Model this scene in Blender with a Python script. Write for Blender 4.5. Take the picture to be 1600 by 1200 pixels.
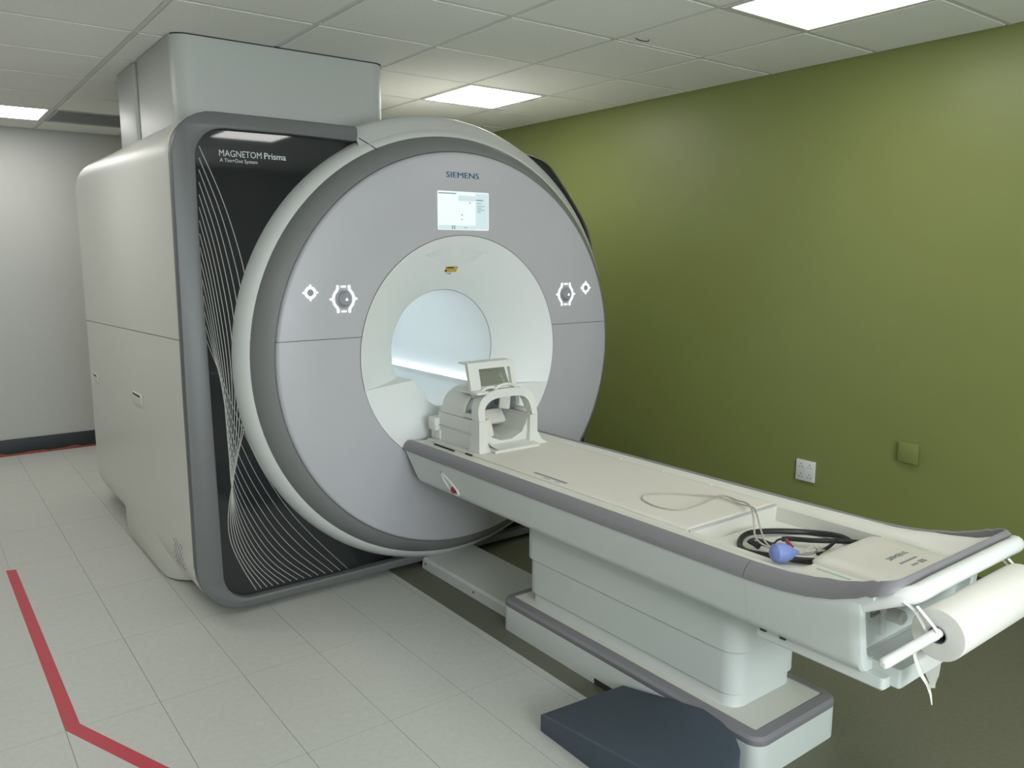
import bpy, bmesh, math, random
from mathutils import Vector, Matrix
random.seed(7)
PI = math.pi
S = bpy.context.scene
COL = S.collection
for o in list(bpy.data.objects):
    bpy.data.objects.remove(o)

# ------------------------------------------------------------------ camera, world, exposure
cd = bpy.data.cameras.new('camera'); cam = bpy.data.objects.new('camera', cd); COL.objects.link(cam)
cd.sensor_fit = 'HORIZONTAL'; cd.sensor_width = 36.0; cd.lens = 1252.7 / 1600 * 36.0
cd.clip_start = 0.05; cd.clip_end = 60
cam.location = (0, 0, 1.6)
cam.rotation_euler = (math.radians(90 - 9.071), 0, -math.radians(36.97))
S.camera = cam
w = bpy.data.worlds.new('world'); S.world = w; w.use_nodes = True
w.node_tree.nodes['Background'].inputs[0].default_value = (0.75, 0.8, 0.85, 1)
w.node_tree.nodes['Background'].inputs[1].default_value = 0.05
S.view_settings.view_transform = 'Standard'
S.view_settings.look = 'None'
S.view_settings.exposure = 1.0
S.view_settings.gamma = 1.0
S.view_settings.use_curve_mapping = False
LAMP = 6.4        # radiance of the ceiling light diffusers
# cool fill light added behind the camera, at an assumed control-room window
ld = bpy.data.lights.new('fill_light', 'AREA'); ld.shape = 'RECTANGLE'; ld.size = 2.5; ld.size_y = 1.25
ld.energy = 70; ld.color = (0.90, 0.965, 1.0)
lo = bpy.data.objects.new('fill_light', ld); COL.objects.link(lo)
lo.location = (0.9, -2.52, 1.55); lo.rotation_euler = (math.radians(90), 0, 0)

# ------------------------------------------------------------------ materials
def mat(name, col, rough=0.5, metal=0.0, var=0.04, scale=12.0, bump=0.0, bscale=60.0, spec=0.5, emit=0.0, ecol=None,
        alpha=1.0, trans=0.0, coat=0.0):
    m = bpy.data.materials.new(name); m.use_nodes = True
    nt = m.node_tree; b = nt.nodes['Principled BSDF']
    tc = nt.nodes.new('ShaderNodeTexCoord')
    nz = nt.nodes.new('ShaderNodeTexNoise'); nz.inputs['Scale'].default_value = scale; nz.inputs['Detail'].default_value = 4
    nt.links.new(tc.outputs['Object'], nz.inputs['Vector'])
    mx = nt.nodes.new('ShaderNodeMix'); mx.data_type = 'RGBA'
    mx.inputs[6].default_value = tuple(c * (1 - var) for c in col) + (1,)
    mx.inputs[7].default_value = tuple(min(1, c * (1 + var)) for c in col) + (1,)
    nt.links.new(nz.outputs['Fac'], mx.inputs[0])
    nt.links.new(mx.outputs[2], b.inputs['Base Color'])
    b.inputs['Roughness'].default_value = rough
    b.inputs['Metallic'].default_value = metal
    b.inputs['Specular IOR Level'].default_value = spec
    b.inputs['Coat Weight'].default_value = coat
    if trans: b.inputs['Transmission Weight'].default_value = trans
    if alpha < 1: b.inputs['Alpha'].default_value = alpha
    if emit:
        b.inputs['Emission Color'].default_value = (ecol or col) + (1,)
        b.inputs['Emission Strength'].default_value = emit
    if bump:
        n2 = nt.nodes.new('ShaderNodeTexNoise'); n2.inputs['Scale'].default_value = bscale; n2.inputs['Detail'].default_value = 3
        nt.links.new(tc.outputs['Object'], n2.inputs['Vector'])
        bp = nt.nodes.new('ShaderNodeBump'); bp.inputs['Strength'].default_value = bump; bp.inputs['Distance'].default_value = 0.01
        nt.links.new(n2.outputs['Fac'], bp.inputs['Height']); nt.links.new(bp.outputs['Normal'], b.inputs['Normal'])
    return m

M = {}
M['green'] = mat('green_paint', (0.190, 0.218, 0.066), 0.42, var=0.05, scale=3, bump=0.05, bscale=180)
M['white_paint'] = mat('white_paint', (0.47, 0.48, 0.455), 0.6, var=0.02, scale=2, bump=0.04, bscale=150)
M['joint'] = mat('floor_joint', (0.27, 0.275, 0.25), 0.8)
M['tile'] = mat('vinyl_tile', (0.48, 0.49, 0.45), 0.42, var=0.10, scale=45, bump=0.03, bscale=200)
M['vinyl'] = mat('olive_vinyl', (0.125, 0.128, 0.088), 0.5, var=0.22, scale=60, bump=0.03)
M['ceil'] = mat('ceiling_fibre', (0.80, 0.80, 0.76), 0.95, var=0.05, scale=90, bump=0.25, bscale=140, spec=0.1)
M['grid'] = mat('grid_paint', (0.62, 0.62, 0.59), 0.5, var=0.02)
M['skirting'] = mat('dark_skirting', (0.022, 0.028, 0.032), 0.5)
M['redstrip'] = mat('red_sealant', (0.30, 0.07, 0.055), 0.7, var=0.4, scale=30)
M['lamp'] = mat('lamp_diffuser', (0.9, 0.9, 0.85), 0.6, emit=LAMP, ecol=(1.0, 0.985, 0.955))
M['vent'] = mat('vent_grey', (0.42, 0.43, 0.42), 0.6)
M['cover'] = mat('scanner_white', (0.66, 0.66, 0.61), 0.38, var=0.015, scale=5)
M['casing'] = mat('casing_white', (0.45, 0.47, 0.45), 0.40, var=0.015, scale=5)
M['ringwhite'] = mat('ring_white', (0.56, 0.58, 0.56), 0.40, var=0.015, scale=5)
M['frame'] = mat('frame_grey', (0.190, 0.196, 0.194), 0.45, metal=0.1, var=0.03, scale=20)
M['bracket'] = mat('bracket_grey', (0.120, 0.127, 0.128), 0.45, metal=0.1, var=0.03, scale=20)
M['disc'] = mat('disc_grey', (0.41, 0.41, 0.435), 0.42, var=0.02, scale=8)
M['bore'] = mat('bore_white', (0.72, 0.75, 0.74), 0.45, var=0.01)
M['dark'] = mat('gloss_black', (0.018, 0.020, 0.021), 0.03, var=0.1, coat=0.0)
M['silver'] = mat('silver_print', (0.36, 0.36, 0.34), 0.45, var=0.05)
M['text_light'] = mat('light_print', (0.55, 0.57, 0.57), 0.5)
M['text_teal'] = mat('teal_print', (0.012, 0.085, 0.15), 0.5)
M['gap'] = mat('dark_gap', (0.03, 0.032, 0.034), 0.8)
M['led'] = mat('led_light', (0.9, 0.95, 1), 0.5, emit=5.2, ecol=(0.84, 0.93, 1.0))
M['key'] = mat('key_light', (0.9, 0.95, 1), 0.5, emit=1.3, ecol=(0.95, 0.98, 1.0))
M['knob'] = mat('knob_grey', (0.27, 0.28, 0.30), 0.35)
M['screen'] = mat('screen_glow', (0.2, 0.22, 0.22), 0.3, emit=0.40, ecol=(0.92, 1.0, 1.0), var=0.01)
M['screen_side'] = mat('screen_pane', (0.2, 0.22, 0.22), 0.3, emit=0.32, ecol=(0.74, 0.98, 1.0), var=0.01)
M['screen_ink'] = mat('screen_ink', (0.1, 0.12, 0.12), 0.4, emit=0.16, ecol=(0.42, 0.62, 0.68))
M['yellow'] = mat('warning_yellow', (0.55, 0.36, 0.03), 0.5)
M['black'] = mat('black_plastic', (0.012, 0.013, 0.015), 0.4)
M['table'] = mat('table_white', (0.60, 0.64, 0.615), 0.38, var=0.015, scale=6)
M['tray'] = mat('tray_white', (0.66, 0.66, 0.60), 0.42, var=0.015, scale=6)
M['board'] = mat('board_cream', (0.66, 0.64, 0.575), 0.5, var=0.02, scale=8)
M['rail'] = mat('rail_grey', (0.215, 0.210, 0.225), 0.45, var=0.04, scale=40, bump=0.05, bscale=300)
M['handle'] = mat('handle_white', (0.72, 0.74, 0.72), 0.22, var=0.01)
M['red'] = mat('red_plastic', (0.33, 0.012, 0.025), 0.3)
M['tape'] = mat('red_tape', (0.46, 0.034, 0.055), 0.5, var=0.08, scale=30)
M['pad'] = mat('slate_foam_cover', (0.056, 0.077, 0.103), 0.6, var=0.12, scale=60, bump=0.1, bscale=250)
M['paper'] = mat('paper_white', (0.68, 0.67, 0.62), 0.85, var=0.02, scale=20, bump=0.06, bscale=90)
M['sheet'] = mat('thin_paper', (0.66, 0.66, 0.62), 0.9, alpha=0.55)
M['bulb'] = mat('blue_rubber', (0.17, 0.235, 0.52), 0.45, var=0.05)
M['hose'] = mat('clear_hose', (0.50, 0.46, 0.42), 0.3, alpha=0.75)
M['green_ink'] = mat('pale_green_print', (0.40, 0.55, 0.46), 0.5)
M['coil'] = mat('coil_white', (0.64, 0.65, 0.61), 0.4, var=0.015)
M['coil_in'] = mat('coil_liner', (0.46, 0.52, 0.52), 0.5, var=0.02)
M['mirror'] = mat('mirror_glass', (0.75, 0.77, 0.72), 0.04, metal=1.0, var=0.0)
M['fill_pane_glow'] = mat('added_glowing_pane', (0.5, 0.55, 0.6), 0.2, emit=0.6, ecol=(0.82, 0.93, 1.0))  # glow of the added opening behind the camera
M['socket'] = mat('socket_white', (0.66, 0.66, 0.64), 0.35)
M['plate_green'] = mat('painted_plate', (0.187, 0.215, 0.066), 0.38)

# ------------------------------------------------------------------ mesh helpers
def link(name, bm, m, parent=None, smooth=35, loc=None):
    me = bpy.data.meshes.new(name)
    bmesh.ops.recalc_face_normals(bm, faces=bm.faces[:])
    bm.to_mesh(me); bm.free()
    if smooth:
        me.polygons.foreach_set('use_smooth', [True] * len(me.polygons))
        me.set_sharp_from_angle(angle=math.radians(smooth))
    me.materials.append(m)
    o = bpy.data.objects.new(name, me); COL.objects.link(o)
    if parent is not None: o.parent = parent
    if loc: o.location = loc
    return o

def thing(name, label, cat, loc=(0, 0, 0), group=None):
    o = bpy.data.objects.new(name, None); COL.objects.link(o); o.empty_display_size = 0.05
    o['label'] = label; o['category'] = cat
    if group: o['group'] = group
    o.location = loc
    return o

class P:
    """parts under one empty, written in world coordinates"""
    def __init__(self, root): self.r = root; self.l = Vector(root.location)
    def add(self, name, bm, m, parent=None, smooth=35, label=None, kind=None):
        bmesh.ops.translate(bm, verts=bm.verts[:], vec=-self.l)
        o = link(name, bm, m, parent if parent is not None else self.r, smooth)
        if label: o['label'] = label
        if kind: o['kind'] = kind
        return o

def tag(o, label, cat, group=None):
    o['label'] = label; o['category'] = cat
    if group: o['group'] = group
    return o
def structure(o): o['kind'] = 'structure'; return o

def box(x0, x1, y0, y1, z0, z1, bev=0.0, seg=2, bm=None):
    own = bm is None
    b = bmesh.new()
    vs = [b.verts.new(p) for p in [(x0,y0,z0),(x1,y0,z0),(x1,y1,z0),(x0,y1,z0),(x0,y0,z1),(x1,y0,z1),(x1,y1,z1),(x0,y1,z1)]]
    for f in [(0,3,2,1),(4,5,6,7),(0,1,5,4),(1,2,6,5),(2,3,7,6),(3,0,4,7)]: b.faces.new([vs[i] for i in f])
    if bev: bmesh.ops.bevel(b, geom=b.edges[:], offset=bev, segments=seg, affect='EDGES', profile=0.5)
    if own: return b
    return join(bm, b)

def join(dst, src):
    mp = {v: dst.verts.new(v.co) for v in src.verts}
    for f in src.faces:
        try: dst.faces.new([mp[v] for v in f.verts])
        except ValueError: pass
    src.free(); return dst

def loops(Ls, closed=True, cap0=True, cap1=True):
    """skin a list of point loops"""
    b = bmesh.new(); R = [[b.verts.new(p) for p in L] for L in Ls]
    n = len(Ls[0])
    for A, B in zip(R, R[1:]):
        for i in range(n if closed else n - 1):
            j = (i + 1) % n
            try: b.faces.new([A[i], A[j], B[j], B[i]])
            except ValueError: pass
    if cap0: b.faces.new(R[0])
    if cap1: b.faces.new(R[-1][::-1])
    return b

def prism(pts, axis, a, c, bev=0.0, seg=2):
    """extrude a 2D polygon; axis 'y': pts are (x,z); 'z': (x,y); 'x': (y,z)"""
    f = {'y': lambda p, t: (p[0], t, p[1]), 'z': lambda p, t: (p[0], p[1], t), 'x': lambda p, t: (t, p[0], p[1])}[axis]
    b = loops([[f(p, a) for p in pts], [f(p, c) for p in pts]])
    if bev:
        bmesh.ops.recalc_face_normals(b, faces=b.faces[:])
        ed = [e for e in b.edges if any(len(q.verts) > 4 or len(pts) <= 4 for q in e.link_faces)]
        bmesh.ops.bevel(b, geom=ed, offset=bev, segments=seg, affect='EDGES', profile=0.5)
    return b

def rrect(x0, x1, y0, y1, r, n=6):
    pts = []
    for cx, cy, a in [(x1-r, y0+r, -90), (x1-r, y1-r, 0), (x0+r, y1-r, 90), (x0+r, y0+r, 180)]:
        for i in range(n + 1):
            t = math.radians(a + 90 * i / n); pts.append((cx + r*math.cos(t), cy + r*math.sin(t)))
    return pts

def rr_stack(x0, x1, y0, y1, r, levels, n=6, cap0=True, cap1=True):
    """stack of rounded rectangles (inset, z)"""
    return loops([[(p[0], p[1], z) for p in rrect(x0+i, x1-i, y0+i, y1-i, max(0.002, r-i), n)] for i, z in levels], cap0=cap0, cap1=cap1)

def catmull(pts, n=6, closed=False):
    pts = [Vector(p) for p in pts]; out = []; m = len(pts)
    for i in range(m if closed else m - 1):
        if closed: a, b, c, d = pts[(i-1) % m], pts[i], pts[(i+1) % m], pts[(i+2) % m]
        else: a, b, c, d = pts[max(i-1, 0)], pts[i], pts[i+1], pts[min(i+2, m-1)]
        for k in range(n):
            t = k / n
            out.append(0.5 * ((2*b) + (c-a)*t + (2*a-5*b+4*c-d)*t*t + (3*b-a-3*c+d)*t**3))
    if not closed: out.append(pts[-1])
    return out

def tube(pts, r, n=8, closed=False, rs=None, flat=1.0):
    pts = [Vector(p) for p in pts]; m = len(pts); L = []
    up = Vector((0, 0, 1)); prev = None
    for i, p in enumerate(pts):
        a = pts[(i-1) % m] if (closed or i > 0) else p; c = pts[(i+1) % m] if (closed or i < m-1) else p
        t = (c - a).normalized()
        if prev is None:
            s = t.cross(up)
            if s.length < 0.05: s = t.cross(Vector((1, 0, 0)))
        else: s = prev - t * prev.dot(t)
        s.normalize(); prev = s; q = s.cross(t)
        rr = rs[i] if rs else r
        L.append([p + s*math.cos(2*PI*k/n)*rr + q*math.sin(2*PI*k/n)*rr*flat for k in range(n)])
    if closed: return loops(L + [L[0]], cap0=False, cap1=False)
    return loops(L)

AX, AZ = 2.2, 1.128      # bore axis
def lathe_y(prof, n=128, a0=0.0, a1=360.0, cx=AX, cz=AZ):
    full = abs(a1 - a0) >= 359.9
    k = n if full else n + 1
    Ls = []
    for R, Y in prof:
        Ls.append([(cx + R*math.cos(math.radians(a0 + (a1-a0)*i/n)), Y, cz + R*math.sin(math.radians(a0 + (a1-a0)*i/n))) for i in range(k)])
    return loops(Ls, closed=full, cap0=False, cap1=False)
def lathe_x(prof, cy, cz, n=40, cap0=False, cap1=False):
    return loops([[(X, cy + R*math.cos(2*PI*i/n), cz + R*math.sin(2*PI*i/n)) for i in range(n)] for R, X in prof], cap0=cap0, cap1=cap1)
def cyl(c, r, axis, h, n=20, bev=0.0):
    """cylinder starting at c along +axis by h"""
    c = Vector(c); e = {'x': Vector((1,0,0)), 'y': Vector((0,1,0)), 'z': Vector((0,0,1))}[axis]
    u = {'x': Vector((0,1,0)), 'y': Vector((0,0,1)), 'z': Vector((1,0,0))}[axis]; v = e.cross(u)
    g = min(abs(bev), r*0.5); s = 1 if h > 0 else -1
    lv = [(r, 0.0), (r, h - s*g), (r - g, h)] if g else [(r, 0.0), (r, h)]
    return loops([[c + e*t + u*math.cos(2*PI*i/n)*q + v*math.sin(2*PI*i/n)*q for i in range(n)] for q, t in lv])
def cut(bm, co, no):
    """keep the side the normal points away from"""
    bmesh.ops.bisect_plane(bm, geom=bm.verts[:] + bm.edges[:] + bm.faces[:], plane_co=co, plane_no=no, clear_outer=True)
    return bm
def fill_holes(bm):
    bmesh.ops.holes_fill(bm, edges=[e for e in bm.edges if len(e.link_faces) == 1], sides=0); return bm

def text_bm(body, width, height, bold=0.0, depth=0.0006, shear=0.0):
    """text as a mesh, x in 0..width, z in 0..height (cap height), facing -y"""
    cu = bpy.data.curves.new('t', 'FONT'); cu.body = body; cu.extrude = 0.0; cu.offset = bold; cu.resolution_u = 3; cu.shear = shear
    o = bpy.data.objects.new('t', cu); COL.objects.link(o)
    dg = bpy.context.evaluated_depsgraph_get(); dg.update()
    me = bpy.data.meshes.new_from_object(o.evaluated_get(dg))
    bpy.data.objects.remove(o); bpy.data.curves.remove(cu)
    b = bmesh.new(); b.from_mesh(me); bpy.data.meshes.remove(me)
    xs = [v.co.x for v in b.verts]; x0, x1 = min(xs), max(xs)
    cap = 0.69
    for v in b.verts:
        v.co = Vector(((v.co.x - x0) / (x1 - x0) * width, 0, v.co.y / cap * height))
    return b
def bolder(bm, dx):
    c = bm.copy()
    for v in c.verts: v.co.x += dx; v.co.y -= 0.0001
    return join(bm, c)
def place(bm, mtx): bmesh.ops.transform(bm, matrix=mtx, verts=bm.verts[:]); return bm
def T(x, y, z): return Matrix.Translation((x, y, z))
def RZ(a): return Matrix.Rotation(a, 4, 'Z')
def RX(a): return Matrix.Rotation(a, 4, 'X')
def RY(a): return Matrix.Rotation(a, 4, 'Y')

# ------------------------------------------------------------------ room
XL, XR, YF, YB, ZC = -3.2, 3.94, -2.6, 7.5, 2.59
floor = structure(link('floor', box(XL, XR, YF, YB, -0.12, -0.004), M['joint'], smooth=0))
EDGE = 1.857
link('vinyl_sheet', box(EDGE, XR, YF, YB, -0.006, 0.0), M['vinyl'], floor, 0)['label'] = 'dark olive sheet vinyl around the patient table'
def tile_mesh(wx, wy):
    b = box(0, wx, 0, wy, -0.006, 0.0)
    me = bpy.data.meshes.new('floor_tile'); b.to_mesh(me); b.free(); me.materials.append(M['tile']); return me
g = 0.0008
cols = [(0.295 + 0.305*i, 0.295 + 0.305*(i+1)) for i in range(-7, 6)]
cols[-1] = (cols[-1][0], EDGE)
for ci, (xa, xb) in enumerate(cols):
    full = tile_mesh(xb - xa - 2*g, 0.61 - 2*g)
    for k in range(-4, 10):
        y0 = 2.312 + 0.61*k; y1 = y0 + 0.61
        me = full
        if y1 > YB: me = tile_mesh(xb - xa - 2*g, YB - y0 - 2*g)
        if y0 >= YB - 0.02: continue
        o = bpy.data.objects.new('floor_tile', me); COL.objects.link(o); o.parent = floor
        o.location = (xa + g, y0 + g, random.uniform(-0.0002, 0.0))
# the part of the light vinyl the camera never faces stays one sheet
link('vinyl_sheet', box(XL, cols[0][0], YF, YB, -0.006, 0.0), M['tile'], floor, 0)['label'] = 'pale grey vinyl at the far side of the room'
link('vinyl_sheet', box(cols[0][0], EDGE, YF, 2.312 - 0.61*4, -0.006, 0.0), M['tile'], floor, 0)['label'] = 'pale grey vinyl at the near side of the room'

structure(link('wall_right', box(XR, XR + 0.1, YF - 0.1, YB + 0.1, 0, 2.75), M['green'], smooth=0))
structure(link('wall_back', box(XL - 0.1, XR, YB, YB + 0.1, 0, 2.75), M['white_paint'], smooth=0))
structure(link('wall_left', box(XL - 0.1, XL, YF - 0.1, YB, 0, 2.75), M['white_paint'], smooth=0))
structure(link('wall_front', box(XL, XR, YF - 0.1, YF, 0, 2.75), M['white_paint'], smooth=0))
fill_win = structure(link('fill_window_1', join(join(join(box(-0.40, 2.20, YF - 0.02, YF + 0.03, 0.86, 0.92), box(-0.40, 2.20, YF - 0.02, YF + 0.03, 2.18, 2.24)), box(-0.40, -0.34, YF - 0.02, YF + 0.03, 0.92, 2.18)), box(2.14, 2.20, YF - 0.02, YF + 0.03, 0.92, 2.18)), M['grid'], smooth=0))  # unseen frame added to go with the fill light
link('fill_pane', box(-0.34, 2.14, YF - 0.004, YF + 0.004, 0.92, 2.18), M['fill_pane_glow'], fill_win, 0)  # glowing sheet added to brighten the room from behind
structure(link('baseboard_back', box(XL, XR, YB - 0.012, YB, 0.012, 0.135, 0.004), M['skirting']))
structure(link('baseboard_right', box(XR - 0.012, XR, YF, YB - 0.012, 0.0, 0.10, 0.004), M['skirting']))
structure(link('baseboard_left', box(XL, XL + 0.012, YF, YB - 0.012, 0.0, 0.12, 0.004), M['skirting']))
# ragged red sealant left along the foot of the back wall
n = 60; top = []; bot = []
for i in range(n + 1):
    x = -0.6 + 2.2 * i / n
    top.append((x, 0.012 + 0.014 * max(0.0, math.sin(i*0.9) * 0.5 + random.random()*0.9 - 0.1))); bot.append((x, 0.0))
structure(link('trim_1', prism(bot + top[::-1], 'y', YB - 0.018, YB - 0.002), M['redstrip'], smooth=0))

# ceiling: slab, lay-in tiles, grid
ceiling = structure(link('ceiling', box(XL - 0.1, XR + 0.1, YF - 0.1, YB + 0.1, 2.70, 2.78), M['ceil'], smooth=0))
GX = [0.333 + 0.6*i for i in range(-5, 6)]; GX = [XL] + [x for x in GX if x > XL + 0.05]
GX = [x for x in GX if x < XR - 0.1] + [XR]
GY = [2.24 + 0.6*i for i in range(-8, 9)]; GY = [YF] + [y for y in GY if YF + 0.1 < y < YB - 0.1] + [YB]
LAMPS = {(2.733, 1.64), (2.733, 4.04), (0.333, 6.44), (2.133, -0.16), (-0.867, 1.64), (-0.867, -0.76), (-0.267, 4.04), (-0.867, 6.44), (2.733, 6.44)}
VENT = (0.933, 6.44)
def near(a, s): return any(abs(a[0]-b[0]) < 0.02 and abs(a[1]-b[1]) < 0.02 for b in s)
cache = {}
def ceil_tile(wx, wy):
    k = (round(wx, 3), round(wy, 3))
    if k not in cache:
        b = box(0.004, wx - 0.004, 0.004, wy - 0.004, 0.0, 0.014)
        q = box(0.014, wx - 0.014, 0.014, wy - 0.014, -0.005, 0.001, bm=b)
        me = bpy.data.meshes.new('ceiling_tile'); b.to_mesh(me); b.free(); me.materials.append(M['ceil']); cache[k] = me
    return cache[k]
for i in range(len(GX) - 1):
    for j in range(len(GY) - 1):
        c = (GX[i], GY[j])
        if near(c, LAMPS) or near(c, {VENT}): continue
        o = bpy.data.objects.new('ceiling_tile', ceil_tile(GX[i+1]-GX[i], GY[j+1]-GY[j])); COL.objects.link(o); o.parent = ceiling
        o.location = (GX[i], GY[j], ZC + 0.004)
        if near(c, {(2.733, 2.24)}):      # the tile by the first lamp sits a little crooked
            o.rotation_euler = (math.radians(0.25), 0, 0); o.location.z += 0.003; o.location.y += 0.003
for x in GX[1:-1]:
    link('grid_bar', box(x - 0.010, x + 0.010, YF, YB, ZC + 0.0012, ZC + 0.03), M['grid'], ceiling, 0)
for y in GY[1:-1]:
    link('grid_bar', box(XL, XR, y - 0.010, y + 0.010, ZC + 0.001, ZC + 0.03), M['grid'], ceiling, 0)
def lamp_at(x, y, label, group):
    t = thing('ceiling_light', label, 'ceiling light', (x + 0.3, y + 0.3, ZC), group)
    p = P(t)
    b = bmesh.new()
    for a in [(x+.012, x+.588, y+.012, y+.034), (x+.012, x+.588, y+.566, y+.588), (x+.012, x+.034, y+.034, y+.566), (x+.566, x+.588, y+.034, y+.566)]:
        box(a[0], a[1], a[2], a[3], ZC - 0.003, ZC + 0.02, bm=b)
    p.add('frame', b, M['grid'], smooth=0)
    p.add('diffuser', prism(rrect(x + 0.034, x + 0.566, y + 0.034, y + 0.566, 0.012, 3), 'z', ZC + 0.001, ZC + 0.014), M['lamp'], smooth=0)
    return t
lamp_at(2.733, 1.64, 'square lit ceiling panel nearest the camera, above the patient table', 'ceiling lights')
lamp_at(2.733, 4.04, 'square lit ceiling panel between the scanner casing and the green wall', 'ceiling lights')
lamp_at(0.333, 6.44, 'square lit ceiling panel in front of the white back wall, beside the grey vent', 'ceiling lights')
for q in [(2.133, -0.16), (-0.867, 1.64), (-0.867, -0.76), (-0.267, 4.04), (-0.867, 6.44), (2.733, 6.44)]:  # first read off the panel's reflection, last continues the row, rest added as fill
    lamp_at(q[0], q[1], 'square lit ceiling panel out of view, most of these added to brighten the room', 'ceiling lights out of view')
t = thing('ceiling_vent', 'grey square ceiling vent beside the lit panel by the back wall', 'vent', (1.233, 6.74, ZC)); p = P(t)
x, y = VENT
b = bmesh.new()
for a in [(x+.012, x+.588, y+.012, y+.03), (x+.012, x+.588, y+.57, y+.588), (x+.012, x+.03, y+.03, y+.57), (x+.57, x+.588, y+.03, y+.57)]:
    box(a[0], a[1], a[2], a[3], ZC - 0.003, ZC + 0.02, bm=b)
p.add('frame', b, M['vent'], smooth=0)
p.add('backing', box(x+.03, x+.57, y+.03, y+.57, ZC + 0.022, ZC + 0.03), M['knob'], smooth=0)
for i in range(14):
    yy = y + 0.045 + i * 0.0385
    b = box(x+.03, x+.57, -0.014, 0.014, -0.0012, 0.0012); place(b, T(0, yy, ZC + 0.011) @ RX(math.radians(40)))
    p.add('slat', b, M['vent'], smooth=0)
tag(link('tile_gap_arc', tube(catmull([(2.80, 2.775, 2.592), (2.808, 2.762, 2.583), (2.832, 2.752, 2.579), (2.862, 2.752, 2.583), (2.872, 2.757, 2.592)], 5), 0.0022, 6), M['black']),  # thin dark arc drawn at the lifted tile's gap
    'small dark arc at the gap of a lifted ceiling tile by the lamp', 'hook')

# ------------------------------------------------------------------ scanner
mri = thing('mri_scanner', 'large white MRI scanner with a round grey front and glowing bore', 'MRI scanner', (2.2, 4.6, 0.0)); p = P(mri)
def arc(cx, cz, r, a0, a1, n=8): return [(cx + r*math.cos(math.radians(a0 + (a1-a0)*i/n)), cz + r*math.sin(math.radians(a0 + (a1-a0)*i/n))) for i in range(n + 1)]
OUT = (arc(1.11, 0.245, 0.215, 180, 270) + [(2.0, 0.032), (3.10, 0.032)] + arc(3.10, 0.15, 0.118, -90, 0, 5) + [(3.235, 0.6), (3.27, 1.60)] +
       catmull([(3.27, 1.60, 0), (3.245, 1.705, 0), (3.19, 1.81, 0), (3.08, 1.945, 0), (2.98, 2.055, 0), (2.905, 2.115, 0), (2.77, 2.150, 0), (2.5, 2.180, 0), (2.0, 2.184, 0)], 4))
OUT = [(q[0], q[1]) for q in OUT] + [(1.6, 2.184)] + arc(1.075, 2.010, 0.174, 90, 180)
def ray_r(poly, th):
    d = (math.cos(th), math.sin(th)); best = 0
    for i in range(len(poly)):
        ax, az = poly[i][0]-AX, poly[i][1]-AZ; bx, bz = poly[(i+1) % len(poly)][0]-AX, poly[(i+1) % len(poly)][1]-AZ
        ex, ez = bx-ax, bz-az; den = d[0]*ez - d[1]*ex
        if abs(den) < 1e-12: continue
        t = (ax*ez - az*ex) / den; s = (ax*d[1] - az*d[0]) / den
        if -1e-6 <= s <= 1 + 1e-6 and t > 0: best = max(best, t)
    return best
# sample angles: even plus the outline's own corners
TH = sorted(set([round(2*PI*i/150 - PI, 5) for i in range(150)] + [round(math.atan2(q[1]-AZ, q[0]-AX), 5) for q in OUT]))
TH = [a for k, a in enumerate(TH) if k == 0 or a - TH[k-1] > 0.004]
RO = [ray_r(OUT, a) for a in TH]
def setback(x, Y):     # right of the bracket the front face stands a little further back
    return Y + (0.062 * min(1, max(0, (x - 1.66) / 0.2)) if Y < 3.52 else 0.0)
def outl(inset, Y): return [(AX + (r-inset)*math.cos(a), setback(AX + (r-inset)*math.cos(a), Y), AZ + (r-inset)*math.sin(a)) for r, a in zip(RO, TH)]
def circ_p(R, Y): return [(AX + R*math.cos(a), setback(AX + R*math.cos(a), Y), AZ + R*math.sin(a)) for a in TH]
def circ(R, Y): return [(AX + R*math.cos(a), Y, AZ + R*math.sin(a)) for a in TH]
def body():
    return loops([outl(0.010, 3.475), outl(0.0, 3.50), outl(0, 3.57), outl(0, 5.66), outl(0.012, 5.74), outl(0.04, 5.82), outl(0.09, 5.885), outl(0.16, 5.925), outl(0.24, 5.94), circ(0.32, 5.94)], cap0=False, cap1=False)
no = Vector((0, 0.024, 1)).normalized()
p.add('upper_cover', cut(body(), (0.9, 3.5, 1.2525), -no), M['cover'])
p.add('lower_cover', cut(body(), (0.9, 3.5, 1.2495), no), M['cover'])
# thin dark liner just inside, so the joint between the covers reads as a dark line
p.add('inner_liner', loops([outl(0.018, 3.58), outl(0.018, 5.60)], cap0=False, cap1=False), M['gap'])
# dark glossy front panel with a round opening
p.add('front_panel', loops([outl(0.012, 3.495), outl(0.012, 3.490), circ_p(1.085, 3.490)], cap0=False, cap1=False), M['dark'], label='glossy black front panel with silver curved lines')
# grey corner bracket
outer = [(1.716, 2.120), (1.720, 2.150), (1.718, 2.176), (1.708, 2.183)] + [(1.5, 2.184)] + arc(1.075, 2.010, 0.174, 90, 180, 8) + [(0.895, 1.0)] + arc(1.11, 0.248, 0.215, 180, 270, 8) + [(2.0, 0.033), (3.0, 0.033)]
inner = [(3.0, 0.072), (2.0, 0.072)] + arc(1.135, 0.2, 0.128, 270, 180, 8) + [(0.998, 1.0), (0.990, 1.7)] + arc(1.118, 1.995, 0.125, 180, 90, 8) + [(1.4, 2.122), (1.700, 2.117)]
p.add('corner_frame', prism([(a, b_) for a, b_ in outer + inner], 'y', 3.455, 3.512, 0.006, 2), M['bracket'], label='grey bracket framing the left and lower edge')
for xx, yy in [(1.125, 3.56), (3.0, 3.60), (1.15, 5.55), (2.95, 5.55)]:
    p.add('foot', cyl((xx, yy, 0), 0.028, 'z', 0.045, 14), M['black'])
Ls = []
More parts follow.
